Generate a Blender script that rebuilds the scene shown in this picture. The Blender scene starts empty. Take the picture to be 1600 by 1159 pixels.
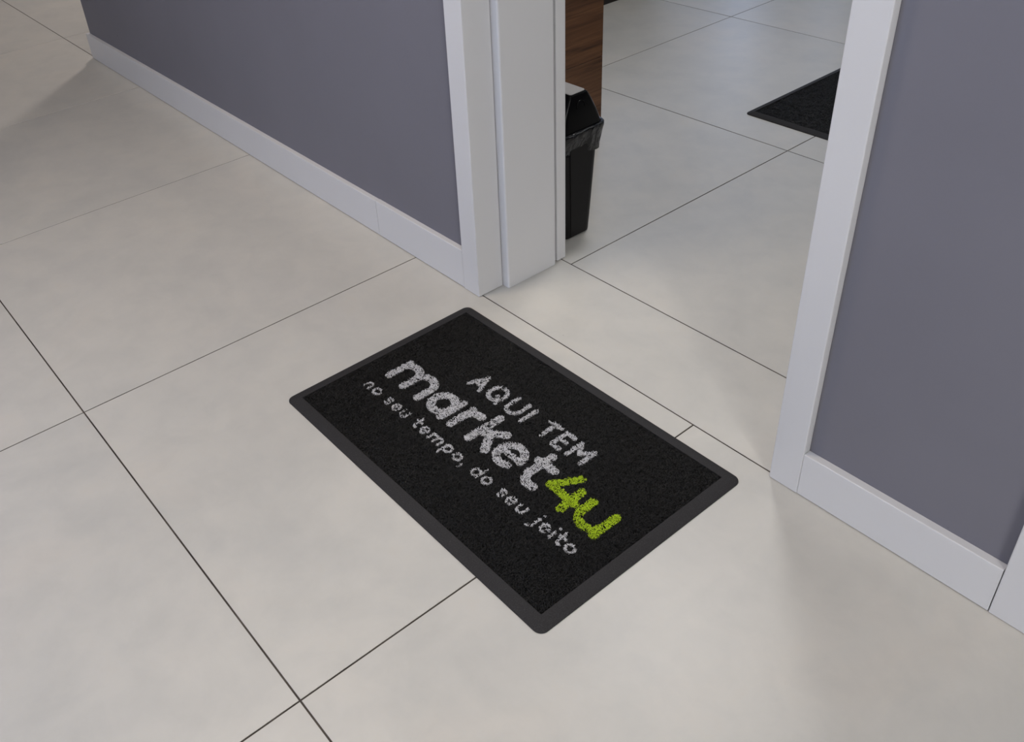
import bpy, bmesh, math, random
import numpy as np
from mathutils import Matrix, Vector

random.seed(7)
RNG = np.random.default_rng(11)
sc = bpy.context.scene
COL = sc.collection

# ------------------------------------------------------------------ camera
W, H = 1600, 1159
FPX, PPX, PPY = 1450.85, 707.73, 499.80
cam_data = bpy.data.cameras.new('camera')
cam = bpy.data.objects.new('camera', cam_data)
COL.objects.link(cam)
cam_data.sensor_fit = 'HORIZONTAL'
cam_data.sensor_width = 36.0
cam_data.lens = FPX / W * 36.0
cam_data.shift_x = (W / 2 - PPX) / W
cam_data.shift_y = (PPY - H / 2) / W
cam_data.clip_start = 0.05
pitch, roll, yaw = 0.959192358, -0.0855609814, 0.94467576
R = Matrix.Rotation(yaw, 3, 'Z') @ Matrix.Rotation(pitch, 3, 'X') @ Matrix.Rotation(roll, 3, 'Z')
M4 = R.to_4x4()
M4.translation = Vector((1.4810, -1.1656, 1.2566))
cam.matrix_world = M4
sc.camera = cam

# ------------------------------------------------------------------ world, lights, exposure
world = bpy.data.worlds.new('world')
sc.world = world
world.use_nodes = True
world.node_tree.nodes['Background'].inputs[0].default_value = (0.75, 0.85, 1.0, 1)
world.node_tree.nodes['Background'].inputs[1].default_value = 0.3
sc.view_settings.view_transform = 'Standard'
sc.view_settings.look = 'None'
sc.view_settings.gamma = 1.0
sc.view_settings.use_curve_mapping = False
sc.view_settings.exposure = 0.0


def ceiling_lamp(name, x, y, power, color, size=0.6, z=2.585, sy=None):
    d = bpy.data.lights.new(name, 'AREA')
    d.energy = power
    d.color = color
    d.shape = 'RECTANGLE'
    d.size = size
    d.size_y = sy or size
    o = bpy.data.objects.new(name, d)
    o.location = (x, y, z)
    COL.objects.link(o)
    return o


ceiling_lamp('hall_ceiling_lamp', -0.42, -0.88, 25, (1.0, 0.86, 0.71), 0.5)
ceiling_lamp('hall_ceiling_lamp', 2.95, -1.38, 14, (1.0, 0.985, 0.97), 0.4)
ceiling_lamp('corridor_ceiling_lamp', -3.75, 1.30, 30, (1.0, 0.90, 0.85), 0.25)
ceiling_lamp('room_ceiling_lamp', -0.25, 1.15, 19, (1.0, 0.98, 0.97), 0.35)
ceiling_lamp('room_ceiling_lamp', 1.35, 2.6, 14, (0.96, 0.98, 1.0), 1.0)


# ------------------------------------------------------------------ material helpers
def new_mat(name, color, rough=0.5, spec=0.5, metallic=0.0, coat=0.0):
    m = bpy.data.materials.new(name)
    m.use_nodes = True
    b = m.node_tree.nodes['Principled BSDF']
    b.inputs['Base Color'].default_value = (*color, 1)
    b.inputs['Roughness'].default_value = rough
    b.inputs['Specular IOR Level'].default_value = spec
    b.inputs['Metallic'].default_value = metallic
    b.inputs['Coat Weight'].default_value = coat
    return m


def node(nt, kind, **kw):
    n = nt.nodes.new(kind)
    for k, v in kw.items():
        setattr(n, k, v)
    return n


def ramp(nt, stops):
    r = nt.nodes.new('ShaderNodeValToRGB')
    e = r.color_ramp.elements
    while len(e) < len(stops):
        e.new(0.5)
    for i, (p, c) in enumerate(stops):
        e[i].position = p
        e[i].color = (*c, 1) if len(c) == 3 else c
    return r


def mix(nt, a, b, fac, mode='MIX'):
    n = nt.nodes.new('ShaderNodeMix')
    n.data_type = 'RGBA'
    n.blend_type = mode
    for sock, v in ((n.inputs[6], a), (n.inputs[7], b), (n.inputs[0], fac)):
        if isinstance(v, (int, float)):
            sock.default_value = v
        elif isinstance(v, tuple):
            sock.default_value = (*v, 1)
        else:
            nt.links.new(v, sock)
    return n.outputs[2]


def noise(nt, vec, scale, detail=4, rough=0.55, dist=0.0):
    n = nt.nodes.new('ShaderNodeTexNoise')
    n.inputs['Scale'].default_value = scale
    n.inputs['Detail'].default_value = detail
    n.inputs['Roughness'].default_value = rough
    n.inputs['Distortion'].default_value = dist
    nt.links.new(vec, n.inputs['Vector'])
    return n.outputs['Fac']


def world_pos(nt):
    return nt.nodes.new('ShaderNodeNewGeometry').outputs['Position']


def bump(nt, height, strength, dist=0.001):
    b = nt.nodes.new('ShaderNodeBump')
    b.inputs['Strength'].default_value = strength
    b.inputs['Distance'].default_value = dist
    nt.links.new(height, b.inputs['Height'])
    nt.links.new(b.outputs[0], nt.nodes['Principled BSDF'].inputs['Normal'])


# porcelain tile: pale warm grey with soft cement clouds
tile_mat = new_mat('porcelain_tile', (0.6, 0.58, 0.54), 0.36, 0.45)
nt = tile_mat.node_tree
bs = nt.nodes['Principled BSDF']
pos = world_pos(nt)
oi = nt.nodes.new('ShaderNodeObjectInfo')
off = node(nt, 'ShaderNodeVectorMath', operation='MULTIPLY_ADD')
nt.links.new(oi.outputs['Random'], off.inputs[0])
off.inputs[1].default_value = (17, 31, 0)
nt.links.new(pos, off.inputs[2])
vec = off.outputs[0]
n1 = noise(nt, vec, 2.6, 5, 0.6, 0.6)
n2 = noise(nt, vec, 11, 4, 0.62, 0.3)
n3 = noise(nt, vec, 240, 2, 0.5)
r1 = ramp(nt, [(0.3, (0.540, 0.528, 0.492)), (0.55, (0.59, 0.571, 0.524)), (0.75, (0.62, 0.586, 0.528))])
nt.links.new(n1, r1.inputs[0])
r2 = ramp(nt, [(0.3, (0.93, 0.935, 0.94)), (0.6, (1, 1, 1)), (0.8, (1.0, 0.985, 0.965))])
nt.links.new(n2, r2.inputs[0])
c = mix(nt, r1.outputs[0], r2.outputs[0], 1.0, 'MULTIPLY')
# few tiny dark specks of dirt
vo = node(nt, 'ShaderNodeTexVoronoi')
vo.inputs['Scale'].default_value = 16
nt.links.new(vec, vo.inputs['Vector'])
sp = ramp(nt, [(0.0, (1, 1, 1)), (0.012, (1, 1, 1)), (0.02, (0, 0, 0))])
nt.links.new(vo.outputs['Distance'], sp.inputs[0])
sel = node(nt, 'ShaderNodeMath', operation='GREATER_THAN')
sepc = node(nt, 'ShaderNodeSeparateColor')
nt.links.new(vo.outputs['Color'], sepc.inputs[0])
nt.links.new(sepc.outputs[0], sel.inputs[0])
sel.inputs[1].default_value = 0.86
mm = node(nt, 'ShaderNodeMath', operation='MULTIPLY')
nt.links.new(sp.outputs[0], mm.inputs[0])
nt.links.new(sel.outputs[0], mm.inputs[1])
m2 = node(nt, 'ShaderNodeMath', operation='MULTIPLY')
nt.links.new(mm.outputs[0], m2.inputs[0])
m2.inputs[1].default_value = 0.7
c = mix(nt, c, (0.16, 0.14, 0.12), m2.outputs[0])
nt.links.new(c, bs.inputs['Base Color'])
rr = node(nt, 'ShaderNodeMapRange')
rr.inputs['To Min'].default_value = 0.31
rr.inputs['To Max'].default_value = 0.42
nt.links.new(n2, rr.inputs['Value'])
nt.links.new(rr.outputs[0], bs.inputs['Roughness'])
bump(nt, n3, 0.04, 0.0004)

grout_mat = new_mat('dark_grout', (0.055, 0.045, 0.038), 0.9, 0.2)
nt = grout_mat.node_tree
rg = ramp(nt, [(0.35, (0.04, 0.032, 0.027)), (0.7, (0.10, 0.085, 0.07))])
nt.links.new(noise(nt, world_pos(nt), 14, 3), rg.inputs[0])
nt.links.new(rg.outputs[0], nt.nodes['Principled BSDF'].inputs['Base Color'])


def paint(name, color, rough, spec, var=0.03, specks=False):
    m = new_mat(name, color, rough, spec)
    nt = m.node_tree
    p = world_pos(nt)
    r = ramp(nt, [(0.3, tuple(x * (1 - var) for x in color)), (0.7, tuple(x * (1 + var) for x in color))])
    nt.links.new(noise(nt, p, 3.0, 3), r.inputs[0])
    out = r.outputs[0]
    if specks:
        v = node(nt, 'ShaderNodeTexVoronoi')
        v.inputs['Scale'].default_value = 9
        nt.links.new(p, v.inputs['Vector'])
        s = ramp(nt, [(0.0, (1, 1, 1)), (0.018, (1, 1, 1)), (0.03, (0, 0, 0))])
        nt.links.new(v.outputs['Distance'], s.inputs[0])
        out = mix(nt, out, tuple(x * 0.55 for x in color), s.outputs[0])
    nt.links.new(out, nt.nodes['Principled BSDF'].inputs['Base Color'])
    bump(nt, noise(nt, p, 180, 2), 0.08, 0.0005)
    return m


grey_wall = paint('slate_grey_paint', (0.184, 0.181, 0.212), 0.55, 0.35, 0.03, True)
white_trim = paint('white_lacquer_trim', (0.68, 0.68, 0.69), 0.38, 0.45, 0.015)
white_wall = paint('white_wall_paint', (0.66, 0.66, 0.66), 0.7, 0.3)
ceil_mat = paint('white_ceiling_paint', (0.78, 0.78, 0.77), 0.8, 0.2)

rubber = new_mat('charcoal_rubber', (0.036, 0.034, 0.036), 0.75, 0.35)
nt = rubber.node_tree
p = world_pos(nt)
nf = noise(nt, p, 700, 2, 0.7)
rb = ramp(nt, [(0.35, (0.016, 0.0150, 0.0155)), (0.60, (0.027, 0.0255, 0.0265)), (0.78, (0.085, 0.080, 0.082))])
nt.links.new(nf, rb.inputs[0])
nt.links.new(rb.outputs[0], nt.nodes['Principled BSDF'].inputs['Base Color'])
bump(nt, nf, 0.5, 0.0006)
backing_mat = new_mat('black_vinyl_backing', (0.006, 0.006, 0.006), 0.8, 0.2)
pile_mat = new_mat('black_vinyl_coil', (0.0026, 0.0025, 0.0025), 0.38, 0.30)
white_coil = new_mat('white_printed_coil', (0.66, 0.66, 0.68), 0.55, 0.35)
green_coil = new_mat('lime_green_printed_coil', (0.44, 0.62, 0.010), 0.55, 0.35)
black_plastic = new_mat('black_gloss_plastic', (0.0022, 0.0022, 0.0026), 0.2, 0.16)
black_body = new_mat('black_satin_plastic', (0.0045, 0.0040, 0.0043), 0.36, 0.2)
grey_plastic = new_mat('light_grey_plastic', (0.42, 0.41, 0.40), 0.4, 0.4)
bag_mat = new_mat('black_bin_liner_film', (0.003, 0.003, 0.004), 0.2, 0.42)
nt = bag_mat.node_tree
bump(nt, noise(nt, world_pos(nt), 30, 2, 0.5, 1.5), 0.7, 0.008)

wood = new_mat('brown_wood_laminate', (0.13, 0.065, 0.03), 0.42, 0.4)
nt = wood.node_tree
tc = world_pos(nt)
mp = node(nt, 'ShaderNodeMapping')
mp.inputs['Scale'].default_value = (9, 1.1, 12)
mp.inputs['Rotation'].default_value = (0.10, 0, 0)
nt.links.new(tc, mp.inputs['Vector'])
g1 = noise(nt, mp.outputs[0], 1.6, 6, 0.62, 1.4)
mp2 = node(nt, 'ShaderNodeMapping')
mp2.inputs['Scale'].default_value = (40, 3, 90)
nt.links.new(tc, mp2.inputs['Vector'])
g2 = noise(nt, mp2.outputs[0], 1.5, 4, 0.6, 0.4)
rw = ramp(nt, [(0.30, (0.036, 0.014, 0.006)), (0.44, (0.115, 0.048, 0.019)), (0.60, (0.175, 0.078, 0.032)), (0.78, (0.075, 0.031, 0.013))])
nt.links.new(g1, rw.inputs[0])
rw2 = ramp(nt, [(0.3, (0.62, 0.60, 0.58)), (0.6, (1, 1, 1))])
nt.links.new(g2, rw2.inputs[0])
nt.links.new(mix(nt, rw.outputs[0], rw2.outputs[0], 1.0, 'MULTIPLY'), nt.nodes['Principled BSDF'].inputs['Base Color'])
dark_wood = new_mat('dark_brown_laminate', (0.014, 0.009, 0.008), 0.5, 0.35)
handle_mat = new_mat('brushed_steel', (0.55, 0.55, 0.55), 0.3, 0.5, 1.0)
pane_mat = bpy.data.materials.new('daylit_window_glass')
pane_mat.use_nodes = True
bs = pane_mat.node_tree.nodes['Principled BSDF']
bs.inputs['Base Color'].default_value = (0.1, 0.12, 0.15, 1)
bs.inputs['Roughness'].default_value = 0.1
bs.inputs['Emission Color'].default_value = (0.55, 0.68, 1.0, 1)
bs.inputs['Emission Strength'].default_value = 3.6
end_pane = pane_mat.copy()
end_pane.name = 'daylit_end_window_glass'  # glow for the added fill pane at the right end of the hall
end_pane.node_tree.nodes['Principled BSDF'].inputs['Emission Color'].default_value = (1.0, 0.985, 0.96, 1)
end_pane.node_tree.nodes['Principled BSDF'].inputs['Emission Strength'].default_value = 6.6
front_pane = pane_mat.copy()
front_pane.name = 'daylit_hall_window_glass'  # cool glow for the added fill pane on the front wall
front_pane.node_tree.nodes['Principled BSDF'].inputs['Emission Color'].default_value = (0.51, 0.65, 1.0, 1)
front_pane.node_tree.nodes['Principled BSDF'].inputs['Emission Strength'].default_value = 4.7


# ------------------------------------------------------------------ mesh helpers
def link(name, me, mat=None, parent=None):
    o = bpy.data.objects.new(name, me)
    COL.objects.link(o)
    if mat is not None and not me.materials:
        me.materials.append(mat)
    if parent is not None:
        o.parent = parent
        o.matrix_parent_inverse = parent.matrix_basis.inverted()
    return o


def from_bm(name, bm, mat=None, parent=None, smooth=False):
    bmesh.ops.recalc_face_normals(bm, faces=bm.faces)
    me = bpy.data.meshes.new(name)
    bm.to_mesh(me)
    bm.free()
    if smooth:
        for f in me.polygons:
            f.use_smooth = True
    return link(name, me, mat, parent)


def box_bm(x0, x1, y0, y1, z0, z1, bevel=0.0, seg=2, edges='all'):
    bm = bmesh.new()
    bmesh.ops.create_cube(bm, size=1.0)
    bmesh.ops.scale(bm, vec=(x1 - x0, y1 - y0, z1 - z0), verts=bm.verts)
    bmesh.ops.translate(bm, vec=((x0 + x1) / 2, (y0 + y1) / 2, (z0 + z1) / 2), verts=bm.verts)
    if bevel > 0:
        es = list(bm.edges)
        if edges == 'vert':
            es = [e for e in es if abs(e.verts[0].co.z - e.verts[1].co.z) > 1e-6]
        elif edges == 'top':
            es = [e for e in es if min(e.verts[0].co.z, e.verts[1].co.z) > z1 - 1e-6]
        bmesh.ops.bevel(bm, geom=es, offset=bevel, segments=seg, profile=0.5, affect='EDGES')
    return bm


def box(name, x0, x1, y0, y1, z0, z1, mat, parent=None, bevel=0.0, seg=2, edges='all'):
    return from_bm(name, box_bm(x0, x1, y0, y1, z0, z1, bevel, seg, edges), mat, parent)


def struct(o):
    o['kind'] = 'structure'
    return o


def tag(o, label, cat, group=None):
    o['label'] = label
    o['category'] = cat
    if group:
        o['group'] = group
    return o


def empty(name, loc):
    o = bpy.data.objects.new(name, None)
    o.location = loc
    COL.objects.link(o)
    return o


def rrect(x0, x1, y0, y1, r, n=8):
    pts = []
    for cx, cy, a0 in ((x1 - r, y0 + r, -90), (x1 - r, y1 - r, 0), (x0 + r, y1 - r, 90), (x0 + r, y0 + r, 180)):
        for i in range(n + 1):
            a = math.radians(a0 + 90 * i / n)
            pts.append((cx + r * math.cos(a), cy + r * math.sin(a)))
    return pts


def loft(name, loops, mat, parent=None, cap0=True, cap1=True, smooth=False):
    bm = bmesh.new()
    rows = [[bm.verts.new(q) for q in lp] for lp in loops]
    n = len(rows[0])
    for a, b in zip(rows[:-1], rows[1:]):
        for i in range(n):
            bm.faces.new((a[i], a[(i + 1) % n], b[(i + 1) % n], b[i]))
    if cap0:
        bm.faces.new(rows[0][::-1])
    if cap1:
        bm.faces.new(rows[-1])
    o = from_bm(name, bm, mat, parent)
    return o


def shade(o, angle=35):
    me = o.data
    for f in me.polygons:
        f.use_smooth = True
    me.set_sharp_from_angle(angle=math.radians(angle))
    return o


# ------------------------------------------------------------------ room shell
XL, XR, YF, YB, ZC = -6.0, 3.3, -2.7, 4.1, 2.6
WY0, WY1 = 0.006, 0.256            # faces of the wall that holds the doorway
floor = struct(box('floor', XL, XR, YF, YB, -0.08, -0.0010, grout_mat))
struct(box('ceiling', XL, XR, YF, YB, ZC, ZC + 0.1, ceil_mat))
struct(box('wall_front', XL, XR, YF - 0.12, YF, 0, ZC, grey_wall))
struct(box('wall_far_left', XL - 0.12, XL, YF, YB, 0, ZC, grey_wall))
struct(box('wall_far_right', XR, XR + 0.12, YF, YB, 0, ZC, grey_wall))

END = -2.555                        # free end of the left wall
wall_left = struct(box('wall_left', END, -0.0585, WY0, WY1, 0.0, ZC, grey_wall))
struct(box('wall_room_left', END, -2.42, WY1, YB, 0, ZC, white_wall))
wall_right = struct(box('wall_right', 0.8875, 1.2285, WY0, WY1, 0.0, ZC, grey_wall))
struct(box('wall_lintel', -0.0585, 0.8875, WY0, WY1, 2.16, ZC, grey_wall))
struct(box('wall_lintel_2', 1.2285, 2.19, WY0, WY1, 2.16, ZC, grey_wall))
struct(box('wall_right_2', 2.19, XR, WY0, WY1, 0, ZC, grey_wall))

# back wall of the far room with two tall daylit panes
wins = [(-2.41, -2.12), (-1.72, -1.56)]
xs = [END, wins[0][0], wins[0][1], wins[1][0], wins[1][1], XR]
wb = struct(box('wall_back', END, XR, YB, YB + 0.12, 0, 0.55, white_wall))
box('wall_top', END, XR, YB, YB + 0.12, 2.2, ZC, white_wall, wb)
for a, b in ((xs[0], xs[1]), (xs[2], xs[3]), (xs[4], xs[5])):
    box('wall_pier', a, b, YB, YB + 0.12, 0.55, 2.2, white_wall, wb)
for i, (a, b) in enumerate(wins):
    w = struct(box('window_%d' % (i + 1), a, b, YB + 0.05, YB + 0.06, 0.55, 2.2, pane_mat))
    box('window_frame', a, a + 0.025, YB + 0.02, YB + 0.05, 0.55, 2.2, white_trim, w)
    box('window_frame', b - 0.025, b, YB + 0.02, YB + 0.05, 0.55, 2.2, white_trim, w)
    box('window_sill', a + 0.025, b - 0.025, YB + 0.02, YB + 0.05, 0.55, 0.58, white_trim, w)

wf = struct(box('window_3', -0.65, 0.35, YF + 0.012, YF + 0.02, 0.6, 2.0, front_pane))  # added glowing pane on the solid wall, cool fill for front-facing trim
for a, b, c0, c1 in ((-0.7, -0.65, 0.55, 2.05), (0.35, 0.4, 0.55, 2.05), (-0.65, 0.35, 0.55, 0.6), (-0.65, 0.35, 2.0, 2.05), (-0.17, -0.13, 0.6, 2.0)):
    box('window_frame', a, b, YF + 0.021, YF + 0.05, c0, c1, white_trim, wf)  # frame round the added front fill pane

we = struct(box('window_4', XR - 0.02, XR - 0.012, -2.25, -1.25, 0.25, 2.15, end_pane))  # unseen glowing pane, added to brighten the door frame's right-facing sides
for a, b, c0, c1 in ((-2.3, -2.25, 0.2, 2.2), (-1.25, -1.2, 0.2, 2.2), (-2.25, -1.25, 0.2, 0.25), (-2.25, -1.25, 2.15, 2.2), (-1.77, -1.73, 0.25, 2.15)):
    box('window_frame', XR - 0.05, XR - 0.021, a, b, c0, c1, white_trim, we)  # frame round the added end fill pane

w5 = struct(box('window_5', -2.419, -2.411, 2.95, 3.25, 0.9, 2.2, pane_mat))
box('window_frame', -2.419, -2.39, 2.92, 2.9495, 0.87, 2.23, white_trim, w5)
box('window_frame', -2.419, -2.39, 3.2505, 3.28, 0.87, 2.23, white_trim, w5)
box('window_sill', -2.419, -2.39, 2.95, 3.25, 0.87, 0.8995, white_trim, w5)

# ------------------------------------------------------------------ floor tiles
J = 0.0016                          # half joint
TILE_CACHE = {}


def floor_tile(x0, x1, y0, y1):
    x0 += J; x1 -= J; y0 += J; y1 -= J
    key = (round(x1 - x0, 4), round(y1 - y0, 4))
    if key not in TILE_CACHE:
        hx, hy = key[0] / 2, key[1] / 2
        bm = box_bm(-hx, hx, -hy, hy, -0.010, 0.0, 0.0004, 1, 'top')
        bmesh.ops.recalc_face_normals(bm, faces=bm.faces)
        me = bpy.data.meshes.new('floor_tile')
        bm.to_mesh(me)
        bm.free()
        me.materials.append(tile_mat)
        TILE_CACHE[key] = me
    o = bpy.data.objects.new('floor_tile', TILE_CACHE[key])
    o.location = ((x0 + x1) / 2, (y0 + y1) / 2, 0)
    COL.objects.link(o)
    o.parent = floor
    return o


hx = [XL, -5.68, -4.775, -3.87, -2.962, -2.072, -1.174, -0.262, 0.645, 1.55, 2.455, XR]
hy = [YF, -1.81, -0.905, 0.002]
for a, b in zip(hx[:-1], hx[1:]):
    for c0, c1 in zip(hy[:-1], hy[1:]):
        floor_tile(a, b, c0, c1)
ay = [0.002, 0.907, 1.812, 2.717, 3.622, YB]
for a, b in ((XL, -5.68), (-5.68, -4.775), (-4.775, -3.87), (-3.87, -2.962), (-2.962, END + 0.02)):
    for c0, c1 in zip(ay[:-1], ay[1:]):
        floor_tile(a, b, c0, c1)
floor_tile(-0.05, 0.88, 0.002, 0.2535)          # threshold piece
ix = [END + 0.1, -1.762, -0.857, 0.048, 0.953, 1.858, 2.763, XR]
iy = [0.2535, 1.159, 2.064, 2.969, 3.874, YB]
for a, b in zip(ix[:-1], ix[1:]):
    for c0, c1 in zip(iy[:-1], iy[1:]):
        floor_tile(a, b, c0, c1)

# ------------------------------------------------------------------ door frames
def door_frame(name, xl, xr):
    """white frame round an opening whose casing edges are at xl and xr"""
    root = struct(box(name, xl - 0.058, xr + 0.058, -0.010, WY0 - 0.0005, 2.1, 2.16, white_trim, None, 0.002))
    G = 0.0015
    for s in (-1, 1):
        e = xl if s < 0 else xr

        def span(a, b):             # a, b measured from the casing edge towards the opening
            p, q = (e + a, e + b) if s < 0 else (e - b, e - a)
            return p, q
        x0, x1 = span(-0.058, 0.0)
        box('casing', x0, x1, -0.010, 0.066, G, 2.0995, white_trim, root, 0.0022, 3, 'vert')
        x0, x1 = span(-0.058, 0.0215)
        box('jamb', x0, x1, 0.0675, 0.2265, 0.0005, 2.0995, white_trim, root, 0.0045, 3, 'vert')
        x0, x1 = span(-0.058, 0.0135)
        box('inner_casing', x0, x1, 0.2385, 0.268, G, 2.0995, white_trim, root, 0.0015, 2, 'vert')
    box('head_jamb', xl + 0.0215, xr - 0.0215, 0.0675, 0.2265, 2.078, 2.0995, white_trim, root, 0.002)
    return root


door_frame('trim_1', 0.0, 0.829)
door_frame('trim_2', 1.2875, 2.13)
d2 = struct(box('door_2', 1.311, 2.107, 0.03, 0.066, 0.006, 2.076, white_trim, None, 0.002))
box('door_handle', 2.03, 2.045, -0.025, 0.0298, 1.02, 1.035, handle_mat, d2, 0.003)
box('door_handle', 1.93, 2.045, -0.037, -0.0252, 1.018, 1.037, handle_mat, d2, 0.005)

# ------------------------------------------------------------------ baseboards
def base_profile(x0, x1, h, y_wall, y_front):
    """board along x with a softly rounded top front edge"""
    r = 0.0018
    prof = [(y_wall, 0.0022), (y_wall, h)]
    for i in range(5):
        a = math.radians(90 + 90 * i / 4)
        prof.append((y_front + r + r * math.cos(a), h - r + r * math.sin(a)))
    prof.append((y_front, 0.0022))
    bm = bmesh.new()
    L = [bm.verts.new((x0, y, z)) for y, z in prof]
    Rr = [bm.verts.new((x1, y, z)) for y, z in prof]
    n = len(prof)
    for i in range(n):
        bm.faces.new((L[i], L[(i + 1) % n], Rr[(i + 1) % n], Rr[i]))
    bm.faces.new(L[::-1])
    bm.faces.new(Rr)
    return bm


bb = struct(from_bm('baseboard_left', base_profile(END - 0.012, -0.4262, 0.106, WY0 - 0.0003, -0.0085), white_trim))
from_bm('board', base_profile(-0.4245, -0.0588, 0.107, WY0 - 0.0003, -0.0085), white_trim, bb)
box('end_board', END - 0.012, END - 0.0003, WY0 + 0.0005, YB - 0.01, 0.0012, 0.106, white_trim, bb, 0.002)
struct(from_bm('baseboard_right', base_profile(0.8878, 1.2282, 0.0955, WY0 - 0.0003, -0.0095), white_trim))
struct(from_bm('baseboard_right_2', base_profile(2.1895, XR, 0.0955, WY0 - 0.0003, -0.0095), white_trim))

# ------------------------------------------------------------------ lettering strokes (mm in mat plane)
def arc(cx, cy, rx, ry, a0, a1, n=20):
    return [(cx + rx * math.cos(math.radians(a0 + (a1 - a0) * i / n)),
             cy + ry * math.sin(math.radians(a0 + (a1 - a0) * i / n))) for i in range(n + 1)]


TOP = [  # AQUI TEM
    [(244, -244), (260.5, -201), (278, -244)], [(251, -230), (271, -230)], [(255, -221), (266, -221)],
    arc(314, -222, 19, 21.5, 0, 360), [(319, -227), (333, -246)],
    [(355, -200), (355, -227)] + arc(371.5, -227, 16.5, 17, 180, 360) + [(388, -200)],
    [(409, -200), (409, -244)],
    [(451.5, -201.5), (483, -201.5)], [(467.5, -202), (467.5, -244)],
    [(521, -202), (499, -202), (499, -245), (521, -245)], [(499, -223), (517, -223)],
    [(540, -244), (540, -202), (557.5, -227), (576.5, -202), (576.5, -244)],
]
MARKET = [
    [(102, -352), (102, -294)], arc(128, -316, 26, 22, 180, 0) + [(154, -352)],
    arc(180, -316, 26, 22, 180, 0) + [(206, -352)],
    arc(259, -325, 26.5, 26, 0, 360), [(287, -294), (287, -353)],
    [(318, -352), (318, -294)], arc(345, -322, 27, 27, 170, 85),
    [(375.5, -352), (375.5, -270)], [(384, -322), (423, -293)], [(396, -313), (424, -352)],
    (arc(469, -325, 28, 27.5, 0, 306), 8.6), ([(450, -325), (497, -325)], 7.0),
    [(528, -270), (528, -328)] + arc(548, -330, 20, 22, 185, 270, 8) + [(560, -351)], [(517, -294), (558, -294)],
]
FOURU = [
    [(608, -271), (577, -322), (643, -325)], [(631, -295), (634, -351)],
    [(662, -296), (662, -324)] + arc(689, -324, 27, 26, 180, 300, 14), [(716, -294), (716, -328)] + [(706, -345), (700, -348)],
    [(716, -294), (716.5, -352)],
]


def nn(x, w):
    return [[(x, -411.5), (x, -395.5)], arc(x + w / 2, -403, w / 2, 8, 180, 0, 10) + [(x + w, -411.5)]]


def oo(cx, rx=9):
    return [arc(cx, -403.2, rx, 8.6, 0, 360, 18)]


def ee(cx, rx=8):
    return [(arc(cx, -403.2, rx + 0.4, 9.0, 0, 310, 18), 2.5), ([(cx - rx, -403.0), (cx + rx, -403.0)], 2.0)]


def ss(cx):
    return [(arc(cx, -398.9, 6.2, 4.3, 25, 255, 10) + arc(cx, -407.6, 6.2, 4.3, 75, -155, 10), 2.3)]


def uu(x, w):
    return [[(x, -394.5), (x, -404)] + arc(x + w / 2, -404, w / 2, 8, 180, 360, 10) + [(x + w, -394.5)]]


def tt(x):
    return [[(x, -385), (x, -406)] + arc(x + 6, -406, 6, 5.8, 180, 290, 6), [(x - 5, -395), (x + 9, -395)]]


SLOGAN = (nn(93.5, 14.5) + oo(130.5, 9.5) + ss(174) + ee(201.5) + uu(220.5, 17)
          + tt(270) + ee(298.5) + nn(319, 15.5) + nn(334.5, 15.5)
          + [[(364, -422), (364, -396)]] + oo(373, 9) + oo(402.5) + [[(424, -412), (421.5, -419)]]
          + [[(469.5, -382), (469.5, -412)]] + oo(460, 9) + oo(490) + ss(534) + ee(559.5) + uu(579, 16.5)
          + [[(628, -395), (627.5, -414), (624, -420), (619.5, -422.5)], [(628.2, -384.5), (628.2, -384)]] + ee(648.5)
          + [[(668, -395), (668, -412)], [(668.4, -384.5), (668.4, -384)]] + tt(684) + oo(711.5))
GROUPS = [(TOP, 4.8), (MARKET, 9.6), (FOURU, 9.0), (SLOGAN, 2.7)]


def classify(px, py):
    """0 = plain coil, 1..4 = lettering group a point (mm) falls in"""
    out = np.zeros(px.shape, np.int8)
    for gi, (strokes, r0) in enumerate(GROUPS):
        for st in strokes:
            r = r0
            if isinstance(st, tuple):
                st, r = st
            a = np.array(st, float)
            lo, hi = a.min(0) - r, a.max(0) + r
            idx = np.nonzero((px > lo[0]) & (px < hi[0]) & (py > lo[1]) & (py < hi[1]))[0]
            if not len(idx):
                continue
            qx, qy = px[idx], py[idx]
            best = np.full(len(idx), 1e9)
            for (x0, y0), (x1, y1) in zip(a[:-1], a[1:]):
                dx, dy = x1 - x0, y1 - y0
                t = np.clip(((qx - x0) * dx + (qy - y0) * dy) / (dx * dx + dy * dy + 1e-9), 0, 1)
                best = np.minimum(best, (qx - x0 - t * dx) ** 2 + (qy - y0 - t * dy) ** 2)
            out[idx[best < r * r]] = gi + 1
    return out


# ------------------------------------------------------------------ mats
def mesh_from_quads(name, verts, quads, mat):
    used, inv = np.unique(quads.ravel(), return_inverse=True)
    v = verts[used].astype(np.float32)
    q = inv.reshape(-1, 4).astype(np.int32)
    me = bpy.data.meshes.new(name)
    me.vertices.add(len(v))
    me.vertices.foreach_set('co', v.ravel())
    me.loops.add(q.size)
    me.loops.foreach_set('vertex_index', q.ravel())
    me.polygons.add(len(q))
    me.polygons.foreach_set('loop_start', np.arange(0, q.size, 4, dtype=np.int32))
    me.materials.append(mat)
    me.update(calc_edges=True)
    me.validate()
    return me


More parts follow.
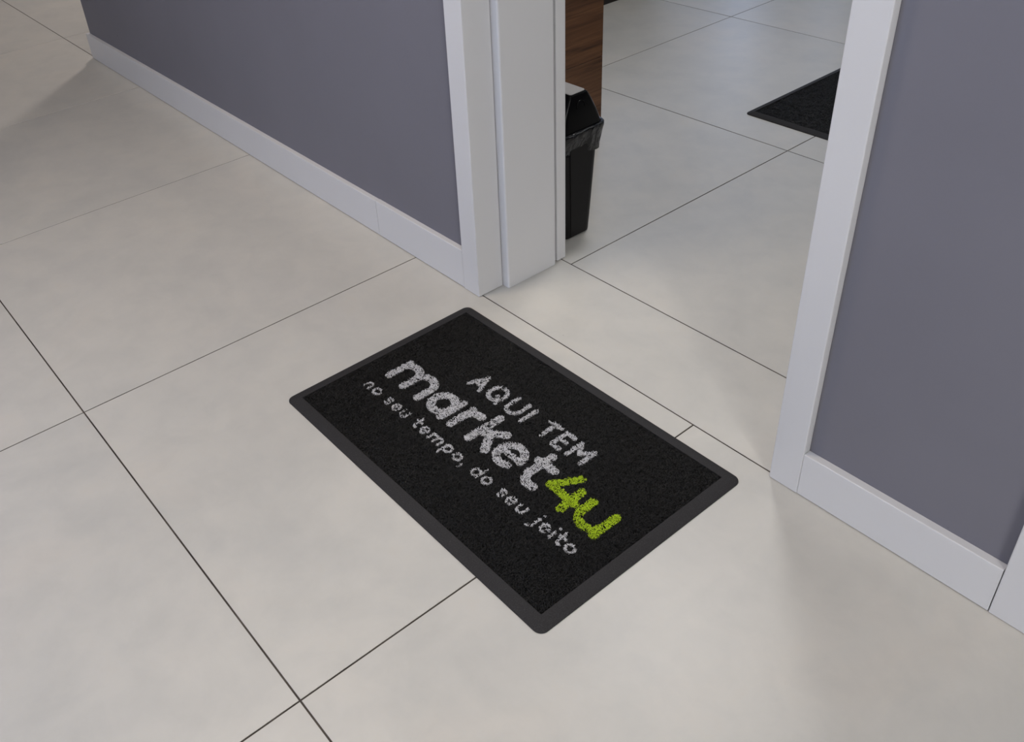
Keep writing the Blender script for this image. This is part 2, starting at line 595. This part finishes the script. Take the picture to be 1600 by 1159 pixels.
def coil(x0, x1, y0, y1, n, z_lo=0.0027, z_hi=0.0090, length=0.0120, rad=0.00062, K=7):
    """tangled vinyl loops: n short curling strands, returns verts, quads, mid-points"""
    cx = RNG.uniform(x0, x1, n)
    cy = RNG.uniform(y0, y1, n)
    th = RNG.uniform(0, 2 * np.pi, n)
    turn = RNG.choice([-1, 1], n) * RNG.uniform(1.2, 4.2, n)
    ln = length * RNG.uniform(0.7, 1.3, n)
    z0 = RNG.uniform(z_lo, z_hi, n)
    ph = RNG.uniform(0, 2 * np.pi, n)
    rr = rad * RNG.uniform(0.75, 1.2, n)
    s = np.linspace(-0.5, 0.5, K)[None, :]
    ang = th[:, None] + turn[:, None] * s
    step = ln[:, None] / (K - 1)
    X = np.cumsum(np.cos(ang) * step, 1)
    Y = np.cumsum(np.sin(ang) * step, 1)
    X = X - X.mean(1, keepdims=True) + cx[:, None]
    Y = Y - Y.mean(1, keepdims=True) + cy[:, None]
    X = np.clip(X, x0, x1)
    Y = np.clip(Y, y0, y1)
    Z = z0[:, None] + 0.0015 * np.sin(ph[:, None] + 5.0 * s)
    nx, ny = -np.sin(ang), np.cos(ang)
    V = np.empty((n, K, 3, 3))
    for k, sg in enumerate((-1, 0, 1)):
        V[:, :, k, 0] = X + sg * nx * rr[:, None]
        V[:, :, k, 1] = Y + sg * ny * rr[:, None]
        V[:, :, k, 2] = Z - abs(sg) * rr[:, None] * 0.9
    base = (np.arange(n)[:, None] * K + np.arange(K - 1)[None, :]) * 3
    q = np.stack([np.stack([base, base + 3, base + 4, base + 1], -1),
                  np.stack([base + 1, base + 4, base + 5, base + 2], -1)], 2)
    mx = (X[:, 1:] + X[:, :-1]) / 2
    my = (Y[:, 1:] + Y[:, :-1]) / 2
    mz = (Z[:, 1:] + Z[:, :-1]) / 2
    return V.reshape(-1, 3), q, mx, my, mz


def rubber_border(x0, x1, y0, y1, wdt, h, parent, corner=0.016):
    spec = [(0.0, corner, 0.0002), (0.0002, corner, 0.0022), (0.0022, corner * 0.9, 0.0034),
            (wdt - 0.002, 0.002, h), (wdt, 0.0008, h - 0.0004), (wdt, 0.0008, 0.0015)]
    loops = []
    for ins, r, z in spec:
        loops.append([(px, py, z) for px, py in rrect(x0 + ins, x1 - ins, y0 + ins, y1 - ins, r, 8)])
    o = loft('rubber_border', loops, rubber, parent, False, False)
    shade(o, 25)
    o['label'] = 'charcoal bevelled rubber edging'
    return o


def build_mat(x0, x1, y0, y1, n, lettered, wdt=0.026, h=0.0088, **kw):
    root = empty('doormat', (x0, y0, 0))
    rubber_border(x0, x1, y0, y1, wdt, h, root)
    i = wdt
    box('backing', x0 + i - 0.001, x1 - i + 0.001, y0 + i - 0.001, y1 - i + 0.001, 0.0004, 0.0024, backing_mat, root)
    e = 0.0004
    V, q, mx, my, mz = coil(x0 + i + e, x1 - i - e, y0 + i + e, y1 - i - e, n, **kw)
    if lettered:
        # printed ink reaches the upper strands only
        cls = classify(mx.ravel() * 1000 + RNG.normal(0, 0.25, mx.size), my.ravel() * 1000 + RNG.normal(0, 0.35, mx.size))
        cls[(mz.ravel() < 0.0054)] = 0
        cls = cls.reshape(mx.shape)
    else:
        cls = np.zeros(mx.shape, np.int8)
    names = {1: ('lettering', white_coil, 'white printed words AQUI TEM'),
             2: ('lettering', white_coil, 'large white printed word market'),
             3: ('lettering', green_coil, 'lime green printed characters 4u'),
             4: ('lettering', white_coil, 'small white printed line no seu tempo, do seu jeito')}
    o = link('coil_pile', mesh_from_quads('coil_pile', V, q[cls == 0].reshape(-1, 4), pile_mat), None, root)
    o['kind'] = 'stuff'
    o['label'] = 'black looped vinyl pile'
    if lettered:
        for g, (nm, m, lab) in names.items():
            o = link(nm, mesh_from_quads(nm, V, q[cls == g].reshape(-1, 4), m), None, root)
            o['label'] = lab
    return root


mat1 = build_mat(0.0105, 0.8035, -0.5590, -0.0545, 72000, True, length=0.0098, rad=0.00043, K=6)
tag(mat1, 'black doormat with white and lime green lettering in front of the doorway', 'doormat')
mat2 = build_mat(-0.211, 0.295, 1.299, 2.10, 24000, False, wdt=0.022, length=0.0125, rad=0.00062, K=6)
tag(mat2, 'plain black floor mat in the room beyond the doorway', 'doormat')

# ------------------------------------------------------------------ waste bin
CX, CY = -0.158, 0.366
bin_root = empty('waste_bin', (CX, CY, 0))


def sec(hx_, hy_, z, r, n=6, dx=0.0, dy=0.0):
    return [(px, py, z) for px, py in rrect(CX - hx_ + dx, CX + hx_ + dx, CY - hy_ + dy, CY + hy_ + dy, r, n)]


b = loft('body', [sec(0.112, 0.047, 0.0, 0.020), sec(0.117, 0.052, 0.004, 0.024), sec(0.121, 0.058, 0.10, 0.024),
                  sec(0.126, 0.067, 0.25, 0.024), sec(0.128, 0.070, 0.295, 0.024), sec(0.135, 0.073, 0.297, 0.025),
                  sec(0.135, 0.073, 0.303, 0.025)], black_body, bin_root)
shade(b, 40)
# raised end panel between the corner flutes
for s in (1, -1):
    pan = loft('end_panel', [
        [(CX + s * (0.1165 + 0.0045 * z / 0.1 * 1.0 + dx), CY + yy * (0.026 + 0.05 * z), z) for yy in (-1, 1)]
        + [(CX + s * (0.1165 + 0.0045 * z / 0.1 * 1.0 + dx - 0.005), CY + yy * (0.029 + 0.05 * z), z) for yy in (1, -1)]
        for z, dx in ((0.006, 0.002), (0.10, 0.0024), (0.262, 0.0012))], black_body, bin_root)
lid = loft('lid', [sec(0.133, 0.071, 0.3035, 0.018), sec(0.131, 0.0695, 0.318, 0.018), sec(0.127, 0.058, 0.345, 0.014),
                   sec(0.1215, 0.036, 0.385, 0.009), sec(0.119, 0.030, 0.3935, 0.007), sec(0.115, 0.026, 0.3965, 0.005)], black_plastic, bin_root)
shade(lid, 30)
lid['label'] = 'glossy black tapered lid'
flap = loft('lid_top', [sec(0.114, 0.0255, 0.3966, 0.006), sec(0.1135, 0.025, 0.3984, 0.006)], grey_plastic, bin_root)
flap['label'] = 'light grey flat lid top'
# arched pivot ridge on the end of the lid
bm = bmesh.new()
zc = 0.366
rows = []
for i in range(13):
    a = math.radians(-20 + 220 * i / 12)
    yy, zz = 0.0135 * math.cos(a), zc + 0.0135 * math.sin(a)
    xs_ = CX + 0.127 - (zz - 0.345) * (0.0055 / 0.040)
    ring = []
    for k in range(6):
        t = 2 * math.pi * k / 6
        rr = 0.0135 + 0.0016 * math.cos(t)
        ring.append(bm.verts.new((xs_ + 0.0016 * math.sin(t), CY + rr * math.cos(a), zc + rr * math.sin(a))))
    rows.append(ring)
for a_, b_ in zip(rows[:-1], rows[1:]):
    for k in range(6):
        bm.faces.new((a_[k], a_[(k + 1) % 6], b_[(k + 1) % 6], b_[k]))
shade(from_bm('pivot_ridge', bm, black_plastic, lid), 60)

# liner folded over the rim: wrinkled skirt
N = 160
ring0 = rrect(-1, 1, -1, 1, 0.0001, 1)


def skirt(t, grow, z):
    """point on a rounded rectangle at parameter t (0..1), grown outwards"""
    hx_, hy_, r = 0.1365 + grow, 0.0800 + grow, 0.028 + grow
    pts = rrect(CX - hx_, CX + hx_, CY - hy_, CY + hy_, r, 10)
    P = np.array(pts + [pts[0]])
    d = np.r_[0, np.cumsum(np.hypot(*np.diff(P, axis=0).T))]
    u = t * d[-1]
    return np.interp(u, d, P[:, 0]), np.interp(u, d, P[:, 1]), z


levels = [(-0.014, 0.3025, 0.0), (-0.006, 0.3075, 0.1), (0.001, 0.3085, 0.2), (0.005, 0.305, 0.4), (0.004, 0.295, 0.9), (0.000, 0.280, 1.1),
          (-0.003, 0.265, 1.3), (-0.0065, 0.250, 1.5), (-0.0085, 0.236, 1.6)]
wr = [(RNG.uniform(0, 6.28), k, RNG.uniform(0.4, 1.0) / (1 + 0.08 * k)) for k in (3, 5, 8, 13, 19, 27, 41)]
bm = bmesh.new()
rows = []
for li, (g, z, amp) in enumerate(levels):
    row = []
    for i in range(N):
        t = i / N
        w = sum(a * math.sin(2 * math.pi * k * t + p0 + 0.35 * li * (1 if k % 2 else -1)) for p0, k, a in wr)
        zz = z + (0.010 * math.sin(2 * math.pi * 2 * t + 1.0) + 0.004 * w * 0.6) * max(0, (0.295 - z)) / 0.055
        gg = max(g + 0.0026 * amp * w, -0.016 if li < 2 else -0.0095)
        row.append(bm.verts.new(skirt(t, gg, zz)))
    rows.append(row)
for a_, b_ in zip(rows[:-1], rows[1:]):
    for i in range(N):
        bm.faces.new((a_[i], a_[(i + 1) % N], b_[(i + 1) % N], b_[i]))
liner = from_bm('bin_liner', bm, bag_mat, bin_root, True)
sol = liner.modifiers.new('film', 'SOLIDIFY')
sol.thickness = 0.0006
liner['label'] = 'shiny black plastic bag folded over the rim'
tag(bin_root, 'black lidded waste bin with a bag over its rim, behind the door frame', 'waste bin')

# ------------------------------------------------------------------ wood cabinet behind the bin
cab = empty('wood_cabinet', (-0.75, 0.58, 0))
FX, Y0, Y1 = -0.460, 0.272, 0.889
box('body', -1.02, FX - 0.018, Y0, Y1 - 0.004, 0.06, 2.0, dark_wood, cab, 0.001)
box('plinth', -1.0, FX - 0.03, Y0 + 0.01, Y1 - 0.03, 0.0, 0.0595, dark_wood, cab)
zs = [0.012, 0.2475, 0.72, 1.2, 1.62, 2.0]
for a, b in zip(zs[:-1], zs[1:]):
    box('front_panel', FX - 0.0175, FX, Y0, Y1, a + 0.0006, b - 0.0006, wood, cab, 0.0008, 1)
box('side_panel', -1.02, FX - 0.018, Y1 - 0.0035, Y1, 0.0, 2.0, wood, cab)
tag(cab, 'tall brown wood-grain cabinet behind the black waste bin', 'cabinet')

low = empty('dark_cabinet', (-1.62, 1.75, 0))
box('plinth', -1.9, -1.372, 1.27, 2.18, 0.0, 0.08, dark_wood, low, 0.002)
box('body', -1.92, -1.362, 1.25, 2.20, 0.0805, 0.50, dark_wood, low, 0.002)
box('worktop', -1.93, -1.340, 1.24, 2.21, 0.5005, 0.53, dark_wood, low, 0.003)
for k in range(2):
    box('door', -1.3615, -1.344, 1.26 + 0.47 * k, 1.72 + 0.47 * k, 0.09, 0.49, dark_wood, low, 0.002)
tag(low, 'very dark low cabinet at the top edge of the room beyond', 'cabinet')
